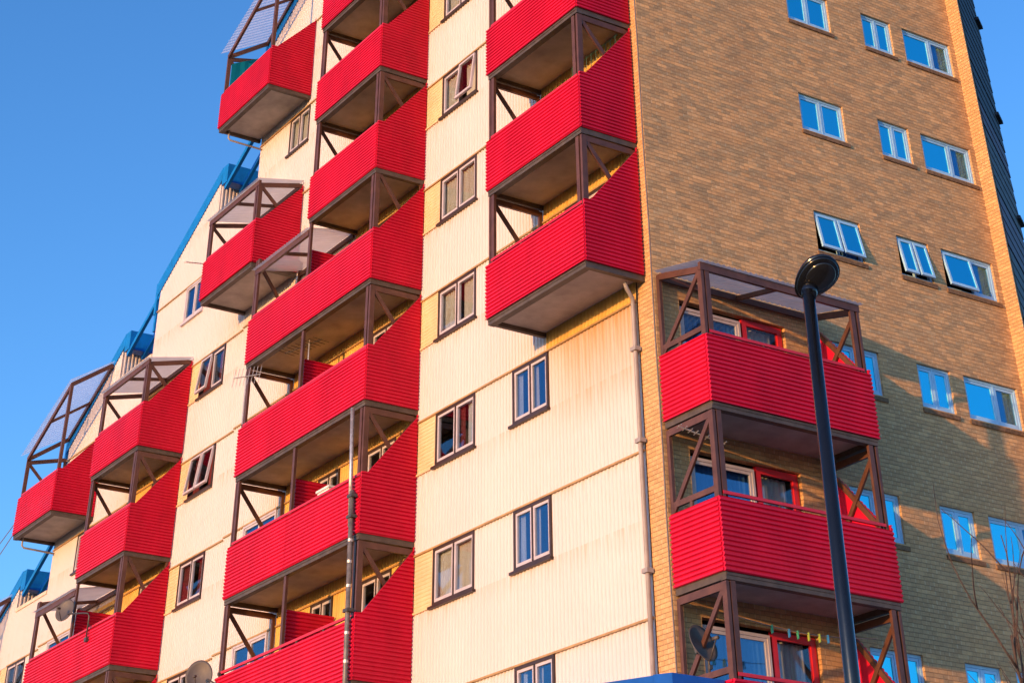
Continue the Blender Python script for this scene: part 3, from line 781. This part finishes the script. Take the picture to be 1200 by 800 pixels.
dish('satellite_dish', (-14.98, -1.62, 6.93), (.75, -.65, .12), .33, [(-14.45, -1.42, 6.60), (-14.45, -1.42, 6.72), (-14.7, -1.56, 6.85)],
     'dark satellite dish at the corner of the double red balcony on the bottom edge')
d3 = dish('satellite_dish', (.60, .02, 4.93), (.88, .12, .38), .30, [(.62, .14, 4.3), (.62, .14, 4.8), (.6, .1, 4.93)],
     'dark satellite dish inside the lowest balcony of the brick flank, at its left end')
def aerial(pos, dirv, n, length, el, label, pole=None, mat=None):
    e = empty('tv_aerial', pos); tag(e, label, 'tv aerial', 'tv aerials')
    inv = Matrix.Translation(-Vector(pos)); d = Vector(dirv).normalized(); s = d.cross(Vector((0, 0, 1))).normalized()
    if pole and len(pole) == 3: s = Vector(pole[2]).normalized()
    m = MB(); p = Vector(pos); m.tube([p - d * length * .5, p + d * length * .5], .014, 6); o = m.build('boom', mat or M['galv'], e); o.matrix_parent_inverse = inv
    m = MB()
    for i in range(n):
        c = p + d * length * (-.48 + .96 * i / (n - 1)); m.tube([c - s * el / 2, c + s * el / 2], .008, 5)
    o2 = m.build('elements', mat or M['galv'], o)
    if pole:
        m = MB(); m.tube([Vector(pole[0]), Vector(pole[1])], .018, 6); o3 = m.build('pole', M['galv'], e); o3.matrix_parent_inverse = inv
aerial((-14.25, -1.48, 13.32), (-.9, -.25, .12), 8, 1.0, .42, 'pale spiky aerial on the left post of the double balcony under the small roof', ((-14.32, -1.46, 12.2), (-14.32, -1.46, 13.35), (.15, .1, 1)))
aerial((-12.35, -.95, 13.55), (-.95, -.2, .02), 9, 1.35, .5, 'dark aerial under the slab beside the mid post of the double balcony', ((-12.05, -.95, 11.3), (-12.05, -.95, 13.6)), M['darkmetal'])
aerial((-18.17, -1.6, 17.55), (.25, -.6, -.18), 7, .66, .12, 'thin pinkish aerial sticking out left of the single roofed balcony', ((-18.3, -1.3, 17.64), (-18.03, -1.26, 17.6)))
aerial((.85, .16, 8.1), (.3, .95, -.28), 9, .85, .22, 'small silver aerial behind the brace of the middle flank balcony', ((.85, .40, 7.1), (.85, .42, 8.0)))

mast = empty('aerial_mast', (-8.50, -1.47, 5.3)); tag(mast, 'slim two part metal mast clamped up the front of the red balconies', 'mast')
inv = Matrix.Translation((8.50, 1.47, -5.3))
for nm, a, b, r, mt in (('upper_tube', (-8.60, -1.455, 8.6), (-8.74, -1.455, 10.99), .042, M['galv']), ('lower_tube', (-8.40, -1.455, 3.2), (-8.575, -1.455, 9.28), .05, M['mast'])):
    m = MB(); a = Vector(a); b = Vector(b); m.tube([a, b], r, 12); o = m.build(nm, mt, mast, True); o.matrix_parent_inverse = inv
for z in (9.15, 8.75, 7.0, 5.4):
    m = MB(); x = -8.575 + (9.28 - z) * .0288; m.box(FA, x - .1, x + .1, 1.37, 1.52, z, z + .06); o = m.build('clamp', M['darkmetal'], mast); o.matrix_parent_inverse = inv
for z in (8.3, 7.9, 7.45, 6.6, 6.1):
    m = MB(); x = -8.575 + (9.28 - z) * .0288; m.tube([(x, -1.455, z), (x, -1.455, z + .05)], .054, 10); o = m.build('band', M['galv'], mast); o.matrix_parent_inverse = inv

# ---------------------------------------------------------------- small things on the balconies
m = MB()
for i in range(9):
    t = i / 8; m.add([(-18.05 + .012 * math.sin(i * 2.), -.12 - 1.06 * t, 21.7), (-18.05 + .012 * math.sin(i * 2.6 + 1), -.12 - 1.06 * t, 23.72 + .55 * (1 - t))], [])
    if i: k = len(m.v); m.f.append((k - 4, k - 2, k - 1, k - 3))
for i in range(9):
    m.add([Vector(m.v[i * 2]) + Vector((.006, 0, 0)), Vector(m.v[i * 2 + 1]) + Vector((.006, 0, 0))], [])
    if i: k = len(m.v); m.f.append((k - 4, k - 3, k - 1, k - 2))
tag(m.build('windbreak_sheet', M['teal'], recalc=False), 'teal tarpaulin tied across the open left end of the topmost left balcony', 'tarpaulin')
m = MB(); m.box(FA, -10.80, -10.27, .85, 1.12, 8.7, 9.82); m.box(FA, -10.83, -10.24, .82, 1.15, 9.824, 9.87)
tag(m.build('storage_box', M['whiteplastic']), 'white plastic storage box behind the handrail of the double balcony by the red partition', 'storage box')
m = MB()
for i in range(10):
    u = -1.9 + i * .17; m.tube([(u, -.30, 14.3 - .6 + .9 + i * .01), (u, -.30, 16.25)], .006, 4)
for z in (15.0, 15.2, 15.4, 15.6, 15.8, 16.0, 16.2): m.tube([(-1.95, -.30, z), (-.3, -.30, z + .02)], .006, 4)
tag(m.build('pigeon_net', M['netcord']), 'green pigeon netting strung under the slab of the upper corner balcony', 'netting')
wl = MB(); pts = [(1.0, .3 + 3.1 * i / 12, 5.34 - .10 * math.sin(math.pi * i / 12)) for i in range(13)]; wl.tube(pts, .006, 5)
tag(wl.build('washing_line', M['cable']), 'thin washing line hung across the lowest flank balcony', 'washing line')
for i, y in enumerate((1.17, 1.52, 1.70, 1.93, 2.16, 2.34)):
    m = MB(); z = 5.34 - .10 * math.sin(math.pi * (y - .3) / 3.1)
    m.bar((1.0 - .012, y, z + .02), (1.0 - .02, y + .012, z - .10), .022, .016); m.bar((1.0 + .012, y, z + .02), (1.0 + .02, y - .006, z - .10), .022, .016)
    lab = ['green peg on the washing line, nearest the door frame', 'blue peg on the washing line above the red door', 'green peg on the washing line beside the blue peg',
           'lime peg on the washing line, middle of the right cluster', 'lime peg on the washing line near the lamp pole', 'blue peg on the washing line, last before the lamp pole'][i]
    tag(m.build('clothes_peg', M['pegs'][(0, 1, 0, 2, 2, 1)[i]]), lab, 'clothes peg', 'pegs on the washing line')
for a, b, lab in (((-30.75, -1.30, 13.90), (-52, -1.6, 8.9), 'upper thin black wire running off the far left balcony'), ((-30.72, -1.32, 13.55), (-52, -1.9, 6.2), 'lower thin black wire running off the far left balcony')):
    m = MB(); a, b = Vector(a), Vector(b)
    m.tube([a.lerp(b, i / 20) - Vector((0, 0, .5 * math.sin(math.pi * i / 20))) for i in range(21)], .014, 5)
    tag(m.build('telephone_wire', M['cable']), lab, 'wire', 'telephone wires')

# ---------------------------------------------------------------- bare tree by the flank
tree = empty('bare_tree', (6.2, 2.6, -3)); tag(tree, 'leafless young tree with upright reddish twigs by the brick wall at lower right', 'tree')
tinv = Matrix.Translation((-6.2, -2.6, 3))
tq = random.Random(11)
tk = MB(); tk.tube([(6.2, 2.6, -3.05), (6.22, 2.58, -1.6), (6.18, 2.62, -.3), (6.15, 2.6, .6)], .11, 10, .075); o = tk.build('trunk', M['twig'], tree, True); o.matrix_parent_inverse = tinv
def grow(mb, p, d, r, L, lev):
    n = 6; pts = [p.copy()]
    for i in range(n):
        d = (d + Vector((tq.uniform(-.13, .13), tq.uniform(-.13, .13), tq.uniform(-.02, .16)))).normalized()
        pts.append(pts[-1] + d * L / n)
    mb.tube(pts, r, 6 if lev < 2 else 4, r * (.45 if lev < 3 else .3))
    if lev >= 3: return
    k = (4, 4, 2)[lev]
    for i in range(k):
        t = tq.uniform(.3, 1.); j = min(n - 1, int(t * n)); q = pts[j].lerp(pts[j + 1], tq.random())
        a = tq.uniform(0, 6.28); ph = tq.uniform(.35, .75)
        s = d.cross(Vector((math.cos(a), math.sin(a), .1))).normalized()
        nd_ = (d * math.cos(ph) + s * math.sin(ph) + Vector((0, 0, .25))).normalized()
        grow(mb, q, nd_, r * .58, L * tq.uniform(.55, .8), lev + 1)
for i in range(9):
    a = i * 2 * math.pi / 9 + .3; m = MB()
    grow(m, Vector((6.15 + .02 * i, 2.6, -.4 + .11 * i)), Vector((math.cos(a) * .42, math.sin(a) * .42, 1))  .normalized(), .06, tq.uniform(2.4, 3.1), 0)
    o = m.build('limb', M['twig'], tree, True); o.matrix_parent_inverse = tinv

# ---------------------------------------------------------------- ground
def flat(name, x0, x1, y0, y1, z, mat, th=0.):
    m = MB()
    if th: m.box(lambda u, d, zz: (u, d, zz), x0, x1, y0, y1, z - th, z)
    else: m.add([(x0, y0, z), (x1, y0, z), (x1, y1, z), (x0, y1, z)], [(0, 1, 2, 3)])
    return tag(m.build(name, mat), kind='structure')
flat('ground', -3000, 3000, -3000, 3000, -3.13, M['grass'])
flat('pavement', -60, 40, -6, 30, -3.0, M['paving'], .126)
flat('road', -200, 200, -15, -6.05, -3.122, M['asphalt'])
for i in range(-12, 14):
    flat('road_marking', i * 6, i * 6 + 3, -10.6, -10.48, -3.117, M['roadpaint'])

# ---------------------------------------------------------------- light, sky, camera
EL, AZ = 4.6, 15.5
GAM, SAT, VAL, DUST, OZ, SEL = 1.06, 1.08, 1.10, .8, 5., 14
sdir = Vector((math.sin(R(AZ)) * math.cos(R(EL)), -math.cos(R(AZ)) * math.cos(R(EL)), math.sin(R(EL))))
sun = bpy.data.lights.new('sun', 'SUN'); sun.energy = 3.3; sun.angle = R(.6); sun.color = (1., .47, .15)
so = bpy.data.objects.new('sun', sun); C.objects.link(so); so.rotation_euler = sdir.to_track_quat('Z', 'Y').to_euler(); so.location = sdir * 80
w = bpy.data.worlds.new('World'); scn.world = w; w.use_nodes = True
nt = w.node_tree; bg = nt.nodes['Background']
sky = nt.nodes.new('ShaderNodeTexSky'); sky.sky_type = 'NISHITA'; sky.sun_disc = False
sky.sun_elevation = R(SEL); sky.sun_rotation = math.atan2(sdir.x, sdir.y); sky.air_density = 1.; sky.dust_density = DUST; sky.ozone_density = OZ
gm = nt.nodes.new('ShaderNodeGamma'); gm.inputs[1].default_value = GAM; nt.links.new(sky.outputs[0], gm.inputs[0]); hs = nt.nodes.new('ShaderNodeHueSaturation'); hs.inputs['Saturation'].default_value = SAT; hs.inputs['Value'].default_value = VAL; nt.links.new(gm.outputs[0], hs.inputs['Color']); nt.links.new(hs.outputs[0], bg.inputs[0]); bg.inputs[1].default_value = .15
cam = bpy.data.cameras.new('camera'); co = bpy.data.objects.new('camera', cam); C.objects.link(co)
cam.sensor_width = 36; cam.lens = 1992.729 / 1200 * 36; cam.clip_end = 8000; cam.clip_start = .1
cam.shift_x = (600 - 576.233) / 1200; cam.shift_y = (-305.779 - 400) / 1200
co.location = (23.885, -18.632, -1.441)
yaw, pit = 1.006, .701
fw_ = Vector((-math.sin(yaw) * math.cos(pit), math.cos(yaw) * math.cos(pit), math.sin(pit)))
co.rotation_euler = fw_.to_track_quat('-Z', 'Y').to_euler()
scn.camera = co
scn.view_settings.view_transform = 'Standard'; scn.view_settings.look = 'None'; scn.view_settings.gamma = 1; scn.view_settings.exposure = 0.74
